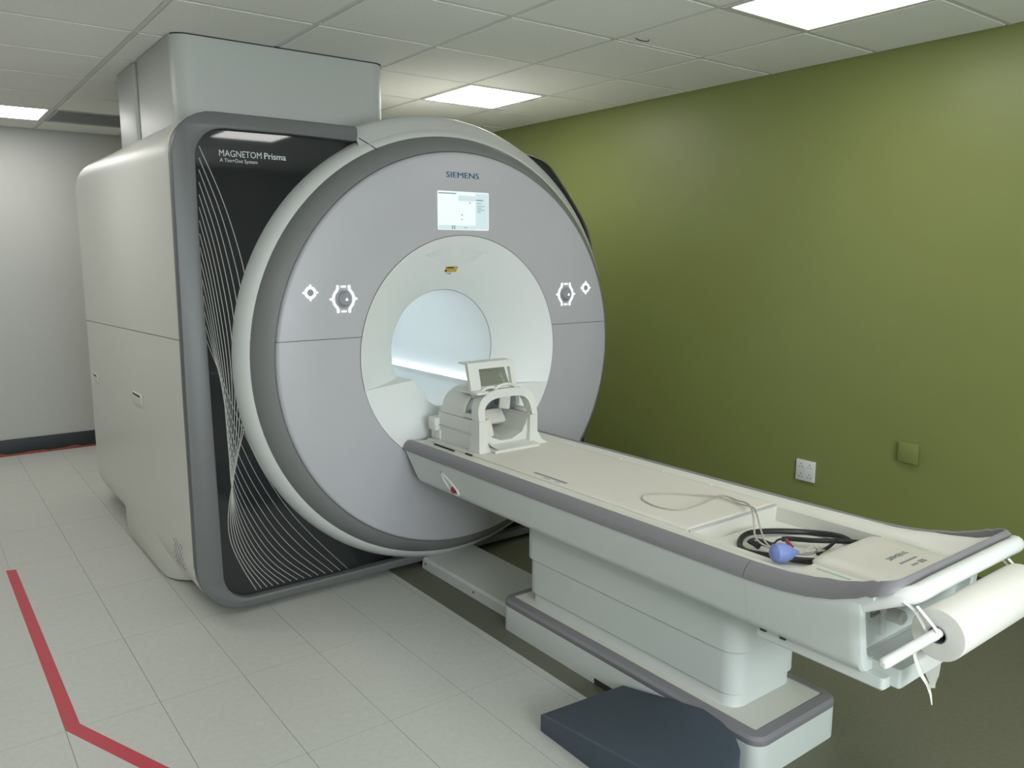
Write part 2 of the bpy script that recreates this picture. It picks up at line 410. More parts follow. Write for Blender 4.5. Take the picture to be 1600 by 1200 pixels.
def skx(y_):
    e = 0.0
    if y_ < 4.16: e = 0.26 * (1 - math.sqrt(max(0, 1 - ((4.16 - y_) / 0.27)**2)))
    if y_ > 4.88: e = 0.16 * (1 - math.sqrt(max(0, 1 - ((y_ - 4.88) / 0.10)**2)))
    return 0.8955 + e
for y_ in (3.892, 3.90, 3.92, 3.95, 3.99, 4.04, 4.10, 4.16, 4.5, 4.88, 4.93, 4.96, 4.975, 4.979):
    x_ = skx(y_); up = 0.02 * max(0, (4.16 - y_) / 0.27)**2
    Ls.append([(1.25, y_, 0.27), (x_, y_, 0.27), (x_ + 0.001, y_, 0.12), (x_ + 0.006, y_, 0.03 + up), (x_ + 0.016, y_, 0.006 + up), (x_ + 0.030, y_, up), (1.25, y_, up)])
p.add('side_skirt', loops(Ls), M['cover'])
# side details
def side_latch(y0, y1, z0, z1):
    b = box(0.889, 0.897, y0, y1, z0, z1, 0.003)
    o = p.add('latch', b, M['cover'])
    p.add('finger_slot', box(0.8875, 0.893, y0 + 0.02, y1 - 0.02, z1 - 0.014, z1 - 0.004, 0.0015), M['gap'], o)
side_latch(4.26, 4.45, 0.853, 0.912); side_latch(5.40, 5.53, 0.83, 0.88)
b = bmesh.new()
for i in range(5):
    for j in range(9):
        join(b, cyl((0.9155 + max(0, 0.25-(0.19 + j*0.0135))*0.1, 3.675 + i*0.032 + (j % 2)*0.014, 0.190 + j*0.0135), 0.0032, 'x', -0.024, 6))
p.add('vent_hole', b, M['knob'], kind='stuff')
# pattern lines on the panel
K0 = [(1.019,2.046),(1.096,1.852),(1.153,1.654),(1.182,1.491),(1.185,1.268),(1.172,1.071),(1.147,0.873),(1.105,0.719),(1.057,0.508),(1.052,0.361),(1.093,0.226),(1.158,0.088)]
K1 = [(0.993,1.279),(1.014,1.21),(1.035,1.145),(1.053,1.088),(1.069,1.036),(1.088,0.977),(1.112,0.906),(1.149,0.803),(1.219,0.634),(1.324,0.442),(1.455,0.264),(1.614,0.078)]
KM = [(1.001, 1.692), (1.033, 1.52), (1.056, 1.33), (1.071, 1.164), (1.078, 0.995), (1.073, 0.854), (1.07, 0.739), (1.074, 0.608), (1.111, 0.453), (1.173, 0.305), (1.251, 0.188), (1.355, 0.087)]
for k in range(15):
    t = k / 14
    f0, fm, f1 = (1-t)*(1-2*t), 4*t*(1-t), t*(2*t-1)
    pts = []
    for (a, b_), (m1, m2), (c, d_) in zip(K0, KM, K1):
        pts.append((a*f0 + m1*fm + c*f1, 0.0, b_*f0 + m2*fm + d_*f1))
    wv = 0.0017 - 0.0007*t; yk = 3.4885 - 0.00006*k
    sp = catmull(pts, 7); L0 = []; L1 = []
    for i, q in enumerate(sp):
        d = (sp[min(i+1, len(sp)-1)] - sp[max(i-1, 0)]).normalized(); nn = Vector((d.z, 0, -d.x))
        L0.append(q + nn*wv + Vector((0, yk, 0))); L1.append(q - nn*wv + Vector((0, yk, 0)))
    p.add('pattern_line', loops([L0, L1], closed=False, cap0=False, cap1=False), M['silver'], smooth=0)
# lettering
def lettering(body, x, y, z, wd, h, m, bold=0.0, parent=None, label=None):
    return p.add('lettering', place(bolder(text_bm(body, wd, h), bold) if bold else text_bm(body, wd, h), T(x, y, z)), m, parent, smooth=0, label=label)
lettering('MAGNETOM', 1.099, 3.488, 2.012, 0.180, 0.026, M['text_light'], 0.0)
lettering('Prisma', 1.290, 3.488, 2.0125, 0.096, 0.026, M['text_light'], 0.0014)
lettering('A Tim+Dot System', 1.100, 3.488, 1.989, 0.160, 0.0145, M['text_light'])
# rings and front disc
p.add('outer_ring', lathe_y([(1.104, 3.57), (1.100, 3.52), (1.096, 3.485), (1.086, 3.455), (1.070, 3.430), (1.052, 3.415), (1.044, 3.412)]), M['ringwhite'], label='white outer ring around the front')
p.add('bezel_ring', lathe_y([(1.044, 3.4125), (1.041, 3.402), (1.024, 3.376), (1.002, 3.350), (0.983, 3.335), (0.967, 3.327), (0.963, 3.335)]), M['frame'], label='grey bezel ring')
def arch_seg():
    a0, a1 = 119.0, -60.0
    Ls = []
    for R, Y in [(1.060, 3.424), (1.092, 3.457), (1.122, 3.488), (1.146, 3.514), (1.155, 3.534), (1.157, 3.56), (1.157, 3.80)]:
        Ls.append([(AX + R*math.cos(math.radians(a0 + (a1-a0)*i/96)), Y, AZ + R*math.sin(math.radians(a0 + (a1-a0)*i/96))) for i in range(97)])
    return loops(Ls, closed=False, cap0=False, cap1=False)
# the arch is clipped where it would stand outside the flank of the housing
bm_ = arch_seg(); cut(bm_, (3.30, 0, 0), Vector((1, 0, 0))); cut(bm_, (1.7195, 0, 0), Vector((-1, 0, 0)))
p.add('top_arch', bm_, M['ringwhite'], label='white arched cover over the ring')
sm = []
for i in range(9):
    t = i/8; q = Vector((1.735 + 0.056*t, 0, 2.135 - 0.058*t)); R_ = math.hypot(q.x-AX, q.z-AZ)
    yy = 3.424 + (R_ - 1.060)*1.04; sm.append((q.x, yy - 0.002, q.z))
p.add('joint', tube(sm, 0.0022, 6), M['gap'])
def disc(): return lathe_y([(0.9635, 3.335), (0.9625, 3.322), (0.957, 3.3145), (0.948, 3.311), (0.76, 3.311), (0.574, 3.311), (0.570, 3.316)], 144)
p.add('disc_backing', lathe_y([(0.955, 3.322), (0.575, 3.322)], 96), M['gap'])
p.add('upper_disc', cut(disc(), (0, 0, 1.2375), Vector((0, 0, -1))), M['disc'])
p.add('lower_disc', cut(disc(), (0, 0, 1.2350), Vector((0, 0, 1))), M['disc'])
funnel = [(0.5695, 3.313), (0.560, 3.319), (0.530, 3.338), (0.480, 3.368), (0.425, 3.404), (0.375, 3.442), (0.335, 3.478), (0.312, 3.502), (0.304, 3.514)]
p.add('bore_funnel', lathe_y(funnel, 128), M['bore'])
p.add('bore_tube', lathe_y([(0.3025, 3.516), (0.3025, 5.94), (0.33, 5.945)], 96), M['bore'])
# flat visor in the roof of the funnel
b = bmesh.new()
A_ = [Vector((2.2 + s*0.245, 3.372, 1.586)) for s in (-1, -0.5, 0, 0.5, 1)]
B_ = [Vector((2.2 + s*0.10, 3.497, 1.449)) for s in (-1, -0.5, 0, 0.5, 1)]
C_ = [Vector((2.2 + s*0.225, 3.345, 1.600 + 0.05*(1-abs(s)))) for s in (-1, -0.5, 0, 0.5, 1)]
va = [b.verts.new(q) for q in A_]; vb = [b.verts.new(q) for q in B_]; vc = [b.verts.new(q) for q in C_]
for i in range(4):
    b.faces.new([va[i], va[i+1], vb[i+1], vb[i]]); b.faces.new([va[i+1], va[i], vc[i], vc[i+1]])
visor = p.add('visor', b, M['bore'])
lab = p.add('warning_label', prism([(-0.035, 0), (0.035, 0), (0.035, 0.036), (-0.035, 0.036)], 'y', 0, -0.001), M['yellow'], smooth=0, label='small yellow warning label')
ang = math.atan2(3.497 - 3.372, 1.586 - 1.449)
lab.matrix_local = T(-mri.location.x, -mri.location.y, -mri.location.z) @ T(2.190, 3.428, 1.521) @ RX(ang) @ T(mri.location.x, mri.location.y, mri.location.z)
q = p.add('print', join(box(-0.030, 0.012, -0.0018, -0.0008, 0.027, 0.034), box(-0.033, -0.022, -0.0018, -0.0008, 0.003, 0.015)), M['black'], lab, 0)
q = p.add('print', box(-0.028, 0.010, -0.0012, 0.0, -0.017, -0.006), M['knob'], lab, 0)
# table channel inside the bore
def slanted(poly, yb, yt, zb, zt, y1):
    f = lambda z: yb + (yt - yb) * min(1, max(0, (z - zb) / (zt - zb)))
    return loops([[(x_, f(z_), z_) for x_, z_ in poly], [(x_, y1, z_) for x_, z_ in poly]])
def guide(side, inner, ztop, y1):
    """block under the funnel wall: starts at the rim and leans in to its inner edge"""
    n_ = len(inner); rim = []
    for k in range(n_):
        z_ = ztop + (0.64 - ztop) * k / (n_ - 1)
        rim.append((AX + side * (math.sqrt(0.5705**2 - (z_ - AZ)**2)), 3.3142, z_))
    fr_ = [(x_, 3.372, z_) for x_, z_ in inner]; bk = [(x_, y1, z_) for x_, z_ in inner]
    out = [(q[0], y1, q[2]) for q in rim]
    return loops([out, rim, fr_, bk], closed=False, cap0=False, cap1=False), (rim, fr_, bk, out)
def add_guide(side, inner, ztop, y1):
    b, (rim, fr_, bk, out) = guide(side, inner, ztop, y1)
    for k in (0, -1): b.faces.new([b.verts.new(q) for q in (out[k], rim[k], fr_[k], bk[k])])
    bmesh.ops.remove_doubles(b, verts=b.verts[:], dist=0.0003)
    p.add('bore_guide', b, M['bore'])
add_guide(-1, [(1.939, 1.003), (1.959, 0.958), (1.994, 0.944), (2.009, 0.899), (2.045, 0.872), (2.085, 0.846), (2.092, 0.64)], 0.985, 3.56)
LG2 = [(1.86, 0.78), (1.86, 0.930), (1.994, 0.930), (2.004, 0.838), (2.040, 0.815), (2.11, 0.800), (2.115, 0.78)]
p.add('bore_guide', prism(LG2, 'y', 3.56, 5.90), M['bore'])
add_guide(1, [(2.406, 0.930), (2.401, 0.880), (2.396, 0.838), (2.360, 0.815), (2.285, 0.800), (2.285, 0.72), (2.285, 0.64)], 0.930, 3.56)
RG2 = [(2.285, 0.78), (2.285, 0.800), (2.360, 0.815), (2.396, 0.838), (2.406, 0.930), (2.54, 0.930), (2.54, 0.78)]
p.add('bore_guide', prism(RG2, 'y', 3.56, 5.90), M['bore'])
p.add('bore_floor', box(2.10, 2.30, 3.36, 5.90, 0.62, 0.800), M['bore'], smooth=0)
for xx in (1.987, 2.413):
    p.add('light_strip', box(xx - 0.006, xx + 0.006, 3.54, 5.85, 0.930, 0.940, 0.002), M['led'], label='glowing white light strip along the bore')
# display
scr = p.add('screen', prism(rrect(2.051, 2.347, 1.724, 1.906, 0.006, 3), 'y', 3.3095, 3.312), M['screen'], smooth=0, label='bright lit display screen')
p.add('side_pane', box(2.268, 2.343, 3.3088, 3.3096, 1.729, 1.901), M['screen_side'], scr, 0)
p.add('side_pane', box(2.168, 2.268, 3.3088, 3.3096, 1.862, 1.888), M['screen_side'], scr, 0)
p.add('side_pane', box(2.055, 2.268, 3.3088, 3.3096, 1.727, 1.746), M['screen_side'], scr, 0)
b = bmesh.new()
for a in [(2.056, 2.155, 1.893, 1.898), (2.272, 2.313, 1.866, 1.871), (2.275, 2.302, 1.852, 1.855), (2.277, 2.320, 1.838, 1.841), (2.277, 2.302, 1.829, 1.832), (2.277, 2.322, 1.820, 1.823), (2.277, 2.298, 1.811, 1.814),
          (2.185, 2.191, 1.793, 1.800), (2.184, 2.190, 1.771, 1.777), (2.130, 2.136, 1.728, 1.746), (2.142, 2.148, 1.728, 1.746), (2.231, 2.239, 1.852, 1.857), (2.200, 2.216, 1.735, 1.738)]:
    box(a[0], a[1], 3.3080, 3.3090, a[2], a[3], bm=b)
p.add('print', b, M['screen_ink'], scr, 0, kind='stuff')
lettering('SIEMENS', 2.101, 3.3105, 1.970, 0.188, 0.026, M['text_teal'], 0.0020)
# control clusters
def ribbon(pts, wv, y, m, parent):
    sp = catmull([(a, y, c) for a, c in pts], 6); L0 = []; L1 = []
    for i, q in enumerate(sp):
        d = (sp[min(i+1, len(sp)-1)] - sp[max(i-1, 0)]).normalized(); nn = Vector((d.z, 0, -d.x)); L0.append(q + nn*wv); L1.append(q - nn*wv)
    o_ = [[v + Vector((0, -0.0015, 0)) for v in L0], [v + Vector((0, -0.0015, 0)) for v in L1]]
    return p.add('lit_line', loops([L0, o_[0], o_[1], L1], closed=False, cap0=False, cap1=False), m, parent, 0)
def tri(cx, cz, r, a, y=3.309):
    return prism([(cx + r*math.cos(a + 2*PI*i/3), cz + r*math.sin(a + 2*PI*i/3)) for i in range(3)], 'y', y, y + 0.003)
for cx, cz in ((1.555, 1.411), (2.856, 1.396)):
    d = p.add('dial', lathe_y([(0.041, 3.3105), (0.0395, 3.3085), (0.031, 3.3078), (0.0295, 3.3105)], 40, cx=cx, cz=cz), M['knob'], label='round grey dial between lit white curves')
    kn = bmesh.new(); join(kn, cyl((cx + 0.004, 3.312, cz), 0.0300, 'y', -0.017, 32, 0.006))
    p.add('knob', kn, M['knob'], d)
    p.add('lit_arrow', tri(cx + 0.008, cz - 0.002, 0.0075, PI/2, 3.2938), M['key'], d, 0)
    for s in (-1, 1):
        ribbon([(cx + s*0.028, cz + 0.060), (cx + s*0.029, cz + 0.043), (cx + s*0.044, cz + 0.022), (cx + s*0.049, cz), (cx + s*0.044, cz - 0.022), (cx + s*0.029, cz - 0.043), (cx + s*0.028, cz - 0.060)], 0.0046, 3.3105, M['key'], d)
        p.add('lit_arrow', tri(cx + s*0.061, cz, 0.0070, 0 if s > 0 else PI), M['key'], d, 0)
        p.add('lit_mark', box(cx - 0.011, cx + 0.011, 3.309, 3.312, cz + s*0.055 - 0.003, cz + s*0.055 + 0.003), M['key'], d, 0)
for cx, cz in ((1.400, 1.443), (3.000, 1.427)):
    d = p.add('selector', lathe_y([(0.0262, 3.3115), (0.0262, 3.3088), (0.0165, 3.3088), (0.0165, 3.3115)], 32, cx=cx, cz=cz), M['key'], label='small ring key lit white')
    p.add('key_cap', cyl((cx, 3.312, cz), 0.0150, 'y', -0.006, 24, 0.002), M['knob'], d)
    for i in range(4):
        a = i*PI/2
        p.add('lit_arrow', tri(cx + 0.0308*math.cos(a), cz + 0.0308*math.sin(a), 0.0058, a), M['key'], d, 0)

# casing between scanner and ceiling
cas = thing('ceiling_casing', 'white rounded casing rising from the scanner top to the ceiling', 'casing', (1.6, 4.5, 2.15)); p = P(cas)
p.add('front_cover', rr_stack(1.052, 2.118, 3.915, 4.640, 0.075, [(0, 2.150), (0, 2.586)], 8), M['casing'])
p.add('rear_cover', rr_stack(1.050, 2.112, 4.645, 5.06, 0.03, [(0, 2.150), (0, 2.586)], 5), M['casing'])
p.add('joint', box(1.058, 2.106, 4.630, 4.656, 2.15, 2.585), M['vent'], smooth=0)
p.add('seal', cut(rr_stack(1.049, 2.121, 3.912, 4.643, 0.075, [(0, 2.584), (0, 2.592)], 8), (0, 3.955, 0), Vector((0, 1, 0))), M['gap'])

# ------------------------------------------------------------------ patient table
tb = thing('patient_table', 'white patient table on a lifting column in front of the scanner', 'patient table', (2.17, 2.0, 0.0)); p = P(tb)
p.add('base', rr_stack(1.945, 2.388, 1.335, 2.665, 0.05, [(0, 0.0), (0, 0.112)]), M['table'])
p.add('base_rim', rr_stack(1.945, 2.388, 1.335, 2.665, 0.05, [(0.001, 0.108), (-0.001, 0.112), (-0.001, 0.128), (0.008, 0.138), (0.038, 0.1425), (0.045, 0.139)], cap0=False, cap1=False), M['rail'], label='grey rim along the top of the base')
p.add('base_top', rr_stack(1.945, 2.388, 1.335, 2.665, 0.05, [(0.044, 0.10), (0.044, 0.1405)]), M['tray'])
p.add('floor_slot', box(1.943, 1.960, 1.96, 2.065, 0.0, 0.024), M['gap'], smooth=0)
X0, X1, Y0, Y1 = 2.022, 2.352, 1.490, 2.560
p.add('lower_stage', rr_stack(X0, X1, Y0, Y1, 0.055, [(-0.003, 0.140), (0, 0.146), (0, 0.195)], 8), M['table'])
p.add('middle_stage', rr_stack(X0 - 0.011, X1 + 0.011, Y0 - 0.011, Y1 + 0.011, 0.062, [(0.004, 0.186), (0, 0.190), (0, 0.345)], 8), M['table'])
p.add('upper_stage', rr_stack(X0 - 0.022, X1 + 0.022, Y0 - 0.022, Y1 + 0.022, 0.070, [(0.005, 0.336), (0, 0.341), (0, 0.54)], 8), M['table'])
p.add('cable_cover', box(2.35, 2.412, 1.535, 1.62, 0.138, 0.52, 0.008), M['table'])
# rail height along the table, rising to the foot end
ZR = [(0.905, 0.806), (0.93, 0.796), (0.95, 0.783), (1.0, 0.755), (1.065, 0.729), (1.14, 0.711), (1.215, 0.701), (1.30, 0.696), (1.40, 0.694), (3.40, 0.688)]
def zr(y):
    if y <= ZR[0][0]: return ZR[0][1]
    for (a, za), (b_, zb) in zip(ZR, ZR[1:]):
        if y <= b_: return za + (zb - za) * (y - a) / (b_ - a)
    return ZR[-1][1]
TX0, TX1 = 1.834, 2.536; MID = (TX0 + TX1) / 2
def section(y, ztop, inset=0.0, head=0.0):
    """cross-section of the table body; mirrored left to right"""
    half = [(TX0 + 0.006, ztop), (TX0 + 0.010, ztop - 0.012), (TX0 + 0.034, 0.562), (TX0 + 0.040, 0.546), (TX0 + 0.056, 0.534), (TX0 + 0.085, 0.528)]
    L = [(x_, y - head * max(0, (0.69 - z_)) / 0.16, z_) for x_, z_ in half]
    R = [(2*MID - x_, yy, z_) for x_, yy, z_ in L[::-1]]
    L = L + R
    if inset:
        cz = 0.63
        L = [(x_ + inset*(1 if x_ < MID else -1), yy, z_ + (inset if z_ < cz else -inset)) for x_, yy, z_ in L]
    return L
p.add('body_shell', loops([section(1.3420, zr(1.3420)), section(1.6, 0.694), section(2.4, 0.691), section(3.300, 0.688, head=0.085)], closed=False, cap0=False), M['table'])
Ys = [1.3416, 1.30, 1.215, 1.14, 1.065, 1.03, 1.0]
p.add('tail_shell', loops([section(y, zr(y)) for y in Ys] + [section(0.994, 0.752, 0.004), section(0.994, 0.752, 0.026), section(1.000, 0.752, 0.032), section(1.035, 0.738, 0.034)], closed=False, cap0=False), M['table'])
# curved lip that carries the tail walls forward up to the handle
for s in (-1, 1):
    X = lambda u: MID + s*(MID - TX0 - u)
    pr = []
    for y in (1.02, 1.0, 0.985, 0.97, 0.96):
        zt = zr(y); zb = 0.735 if y > 0.99 else zt - 0.006 - 0.028*(y - 0.905)/0.1
        pr.append([(X(0.007), y, zt + 0.001), (X(0.010), y, zb), (X(0.034), y, zb), (X(0.034), y, zt + 0.001)])
    p.add('tail_wing', loops(pr), M['table'])
p.add('under_tray', rr_stack(1.895, 2.475, 0.945, 1.335, 0.012, [(0.006, 0.500), (0, 0.506), (0, 0.536)], 4), M['table'])
p.add('under_tray', rr_stack(1.925, 2.445, 0.918, 1.02, 0.010, [(0.004, 0.508), (0, 0.512), (0, 0.562)], 4), M['table'])
for ya in (1.31, 1.245):
    p.add('slot', box(1.884, 1.902, ya - 0.018, ya, 0.531, 0.538), M['gap'], smooth=0)
# grey rails
def rail(path, sc):
    """path: list of (x, y, z, outward x, outward y); section from outer bottom to inner ridge"""
    Ls = []
    for (x_, y_, z_, ox, oy), k in zip(path, sc):
        sec = [(0.0, -0.004), (-0.001, 0.004), (-0.010*k, 0.022*k), (-0.026*k, 0.036*k), (-0.040*k, 0.041*k), (-0.046*k, 0.036*k), (-0.046*k, 0.0)]
        Ls.append([(x_ + ox*o_, y_ + oy*o_, z_ + h) for o_, h in sec])
    return loops(Ls)
ya = [1.343, 1.6, 2.0, 2.5, 3.0, 3.295, 3.303]
for s, lb in ((-1, None), (1, None)):
    xo = MID + s*(MID - TX0)
    b = rail([(xo, y, zr(y), s, 0) for y in ya], [1]*6 + [0.92])
    p.add('side_rail', b, M['rail'])
path = []; sc = []
ys = [1.341, 1.28, 1.215, 1.14, 1.10, 1.065, 1.03, 1.0, 0.975]
for y in ys: path.append((TX0, y, zr(y), -1, 0)); sc.append(1.0 - 0.25 * max(0, (1.1 - y))/0.13)
rc = 0.058; n = 8
for i in range(n + 1):
    a = PI + (PI/2)*i/n
    x_ = TX0 + rc + rc*math.cos(a); y_ = 0.962 + rc*math.sin(a)
    path.append((x_, y_, 0.770 + 0.034*(i/n)**0.8, math.cos(a), math.sin(a))); sc.append(0.74 - 0.40*i/n)
for x_ in (2.0, MID): path.append((x_, 0.904, 0.804, 0, -1)); sc.append(0.34)
mirror_path = [(2*MID - q[0], q[1], q[2], -q[3], q[4]) for q in path[:-1][::-1]]; msc = sc[:-1][::-1]
p.add('tail_rail', rail(path + mirror_path, sc + msc), M['rail'], label='grey rail that curves up around the foot end')
# table top (tray with a deep pocket at the foot end)
hx = [0.040, 0.056, 0.074, 0.094, 0.112, 0.120, 0.130, 0.137, 0.19, 0.27, MID - TX0]
PX = 0.137
PY0, PY1 = 1.248, 1.628
gy = [0.918, 0.93, 0.945, 0.96, 0.98, 1.0, 1.03, 1.07, 1.12, 1.18, PY0 - 0.006, PY0, PY1, PY1 + 0.006, 1.8, 2.2, 2.6, 3.0, 3.292]
def ztop(u, y):
    kk = 1.0 if y > 1.1 else max(0.34, 1.0 - 0.25*(1.1 - y)/0.13 - (0.40*(0.97 - y)/0.06 if y < 0.97 else 0))
    lip = zr(y) + 0.041*kk - 0.007
    inn = 0.719 + 0.088 * (max(0, (1.035 - y) / 0.117))**1.7
    lip = zr(y) + 0.034 * (1.0 if y > 1.1 else max(0.13, 1.0 - 0.87*(1.1 - y)/0.13))
    if y < 0.99: inn = min(inn, lip + 0.004)
    if u <= 0.056: z = lip
    elif u >= 0.112: z = inn
    else:
        t = (u - 0.056) / 0.056; t = t*t*(3 - 2*t); z = lip*(1 - t) + inn*t
    if u >= PX - 0.001 and PY0 - 0.001 <= y <= PY1 + 0.001: z = 0.672
    return z
Ls = []
for y in gy:
    rc_ = 0.050; ins = rc_ - math.sqrt(max(0, rc_**2 - min(rc_, max(0, 0.966 - y))**2))
    row = [(TX0 + max(u, u*0.4 + ins + 0.026 if ins else 0), y, ztop(u, y)) for u in hx]; row += [(2*MID - a, b_, c) for a, b_, c in row[:-1][::-1]]
    Ls.append(row)
p.add('table_top', loops(Ls, closed=False, cap0=False, cap1=False), M['tray'], smooth=30)
bd = p.add('table_board', rr_stack(1.950, 2.420, 1.640, 3.285, 0.015, [(0.0, 0.7185), (0.0, 0.724), (0.006, 0.7275), (0.02, 0.728)], 4), M['board'], label='cream top board running into the bore')
p.add('board_end', box(1.952, 2.410, 1.634, 1.642, 0.712, 0.7268, 0.002), M['vent'])
def grip(x_, y0, y1):
    o = p.add('grip_slot', box(x_ - 0.007, x_ + 0.007, y0, y1, 0.7275, 0.7288), M['rail'], bd, 0)
grip(1.982, 2.28, 2.48)
b = bmesh.new()
for y0, y1 in ((2.36, 2.40), (2.30, 2.33)): box(1.960, 1.966, y0, y1, 0.7265, 0.7285, bm=b)
p.add('print', b, M['knob'], bd, 0, kind='stuff')
for xx, y0, y1 in ((1.928, 3.00, 3.17), (1.945, 2.88, 2.93)):
    p.add('slot', box(xx - 0.003, xx + 0.003, y0, y1, 0.7205, 0.7268), M['gap'], smooth=0)
for y0 in (2.45, 2.2, 1.95, 2.75): p.add('stud', cyl((2.437, y0, 0.719), 0.007, 'z', 0.006, 12, 0.002), M['handle'])
p.add('groove', box(2.4215, 2.4245, 1.66, 3.25, 0.7195, 0.7215), M['knob'], smooth=0)
fc = p.add('foot_cover', loops([[(x_, y_, z_) for x_, y_ in rrect(2.030 + i, 2.385 - i, 0.985, 1.262 - i, 0.035 - i*0.4, 6)] for i, z_ in ((0, 0.690), (0, 0.719), (0.006, 0.727), (0.022, 0.733), (0.06, 0.736))]), M['board'], label='raised cream cover at the foot end')
for tx, x_, y_, wd, h, m, rot in (('SIEMENS', 2.186, 1.098, 0.105, 0.017, M['text_teal'], 0),):
    b = text_bm(tx, wd, h, 0.0); place(b, T(x_, y_, 0.7366) @ RX(-PI/2))
    p.add('lettering', b, m, fc, 0)
b = box(2.186, 2.276, 1.066, 1.073, 0.7360, 0.7370); p.add('print', b, M['knob'], fc, 0)
b = join(box(2.200, 2.235, 1.040, 1.047, 0.7360, 0.7370), box(2.245, 2.275, 1.036, 1.052, 0.7360, 0.7370)); p.add('print', b, M['knob'], fc, 0)
for xx, ya_, yb_ in ((2.005, 1.115, 1.215), (2.400, 1.095, 1.195)):
    p.add('arrow_mark', box(xx - 0.004, xx + 0.004, ya_, yb_, 0.7185, 0.7205), M['green_ink'], smooth=0, label='pale green printed mark')
# handle at the foot end
hp = [(1.874, 1.020, 0.716), (1.870, 0.970, 0.746), (1.871, 0.928, 0.768), (1.882, 0.898, 0.781), (1.912, 0.884, 0.787), (2.0, 0.882, 0.790), (MID, 0.882, 0.790)]
hp = hp + [(2*MID - a, b_, c) for a, b_, c in hp[:-1][::-1]]
p.add('handle', tube(catmull(hp, 6), 0.023, 16), M['handle'], label='glossy white handle bar across the foot end')
# end face fittings
ef = p.add('end_socket', cyl((2.06, 1.036, 0.638), 0.020, 'y', -0.052, 20, 0.006), M['handle'])
p.add('hinge_plate', box(2.02, 2.045, 1.024, 1.04, 0.585, 0.67, 0.004), M['handle'])
p.add('bracket_mark', join(box(1.975, 1.979, 1.030, 1.037, 0.652, 0.690), box(1.975, 2.018, 1.030, 1.037, 0.648, 0.653)), M['knob'], smooth=0)
p.add('connector', box(2.30, 2.345, 1.030, 1.037, 0.695, 0.705), M['knob'], smooth=0)
# emergency release
er = p.add('release_recess', tube(catmull([(1.8505, 2.985, 0.634), (1.855, 2.930, 0.612), (1.8615, 2.872, 0.575), (1.8655, 2.874, 0.556), (1.8640, 2.915, 0.560), (1.8585, 2.962, 0.592)], 5, True), 0.0045, 6, True), M['handle'])
p.add('release_button', place(cyl((0, 0, 0), 0.0155, 'x', -0.014, 20, 0.005), T(1.868, 2.905, 0.574)), M['red'], er, label='red release button')
p.add('print', box(1.846, 1.852, 2.985, 2.990, 0.632, 0.644), M['knob'], er, 0)

# cable duct on the floor between scanner and table
du = thing('cable_duct', 'low white floor duct from the scanner to the table base', 'cable duct', (2.17, 3.06, 0)); p = P(du)
p.add('cover', loops([[(x_, y_, z_) for x_, z_ in [(2.012, 0.0), (2.016, 0.044), (2.028, 0.054), (2.33, 0.054), (2.342, 0.044), (2.346, 0.0)]] for y_ in (2.668, 3.450)]), M['ringwhite'])
for yy in (2.98, 3.42): p.add('screw', cyl((2.0155, yy, 0.028), 0.005, 'x', -0.003, 10), M['black'])

# slate pad leaning at the foot of the table base
pad_xy = [(1.590, 1.950), (1.760, 1.932), (1.937, 1.910), (1.940, 1.54), (1.928, 1.455), (1.900, 1.388), (1.855, 1.335), (1.780, 1.290), (1.680, 1.262), (1.582, 1.270)]
def padz(y): return 0.066 + 0.088 * min(1, max(0, (1.94 - y) / 0.40))
b = bmesh.new()
n_ = len(pad_xy)
ysplit = []
rows = [[(x_, y_, 0.001) for x_, y_ in pad_xy], [(x_, y_, padz(y_) - 0.006) for x_, y_ in pad_xy]]
cx_, cy_ = 1.76, 1.58
rows.append([(x_ + (cx_-x_)*0.03, y_ + (cy_-y_)*0.03, padz(y_)) for x_, y_ in pad_xy])
R_ = [[b.verts.new(q) for q in L] for L in rows]
for A, B in zip(R_, R_[1:]):
    for i in range(n_):
        j = (i+1) % n_; b.faces.new([A[i], A[j], B[j], B[i]])
b.faces.new(R_[0])
tp = R_[-1]
b.faces.new([tp[0], tp[1], tp[2], tp[3], tp[9]]); b.faces.new([tp[3], tp[4], tp[5], tp[6], tp[7], tp[8], tp[9]])
tag(link('foot_step', b, M['pad'], smooth=28), 'dark slate wedge step on the floor against the table base', 'step')

# red tape on the floor
tc_ = [(0.300, 4.694), (0.3195, 2.934), (0.730, 1.95)]
L = [(0.278, 4.700), (0.297, 2.925), (0.705, 1.945)]; Rr = [(0.322, 4.688), (0.342, 2.942), (0.752, 1.955)]
b = loops([[(a[0], a[1], 0.0), (a[0], a[1], 0.0009), (c[0], c[1], 0.0009), (c[0], c[1], 0.0)] for a, c in zip(L, Rr)])
tag(link('floor_tape', b, M['tape'], smooth=0), 'bent strip of red tape on the pale floor tiles', 'tape')

# ------------------------------------------------------------------ paper roll and its holder
ho = thing('roll_holder', 'white rod on two straps hung from the table handle', 'rod', (2.1, 0.82, 0.716)); p = P(ho)
p.add('rod', lathe_x([(0.006, 1.632), (0.0115, 1.637), (0.0125, 1.645), (0.0125, 2.600), (0.008, 2.607)], 0.82, 0.716, 18, True, True), M['handle'])
for xx in (1.862, 2.368):
    pts = catmull([(xx, 0.905, 0.775), (xx, 0.872, 0.762), (xx, 0.852, 0.742), (xx, 0.836, 0.718), (xx, 0.822, 0.7015), (xx, 0.808, 0.710), (xx, 0.812, 0.728), (xx, 0.838, 0.752), (xx, 0.862, 0.772)], 5)
    Ls = []
    for i, q in enumerate(pts):
        Ls.append([q + Vector((-0.006, 0, 0)), q + Vector((0.006, 0, 0)), q + Vector((0.006, 0.001, 0.0018)), q + Vector((-0.006, 0.001, 0.0018))])
    p.add('strap', loops(Ls), M['handle'])
ro = thing('paper_roll', 'wide white couch paper roll hung below the table handle', 'paper roll', (2.12, 0.82, 0.708)); p = P(ro)
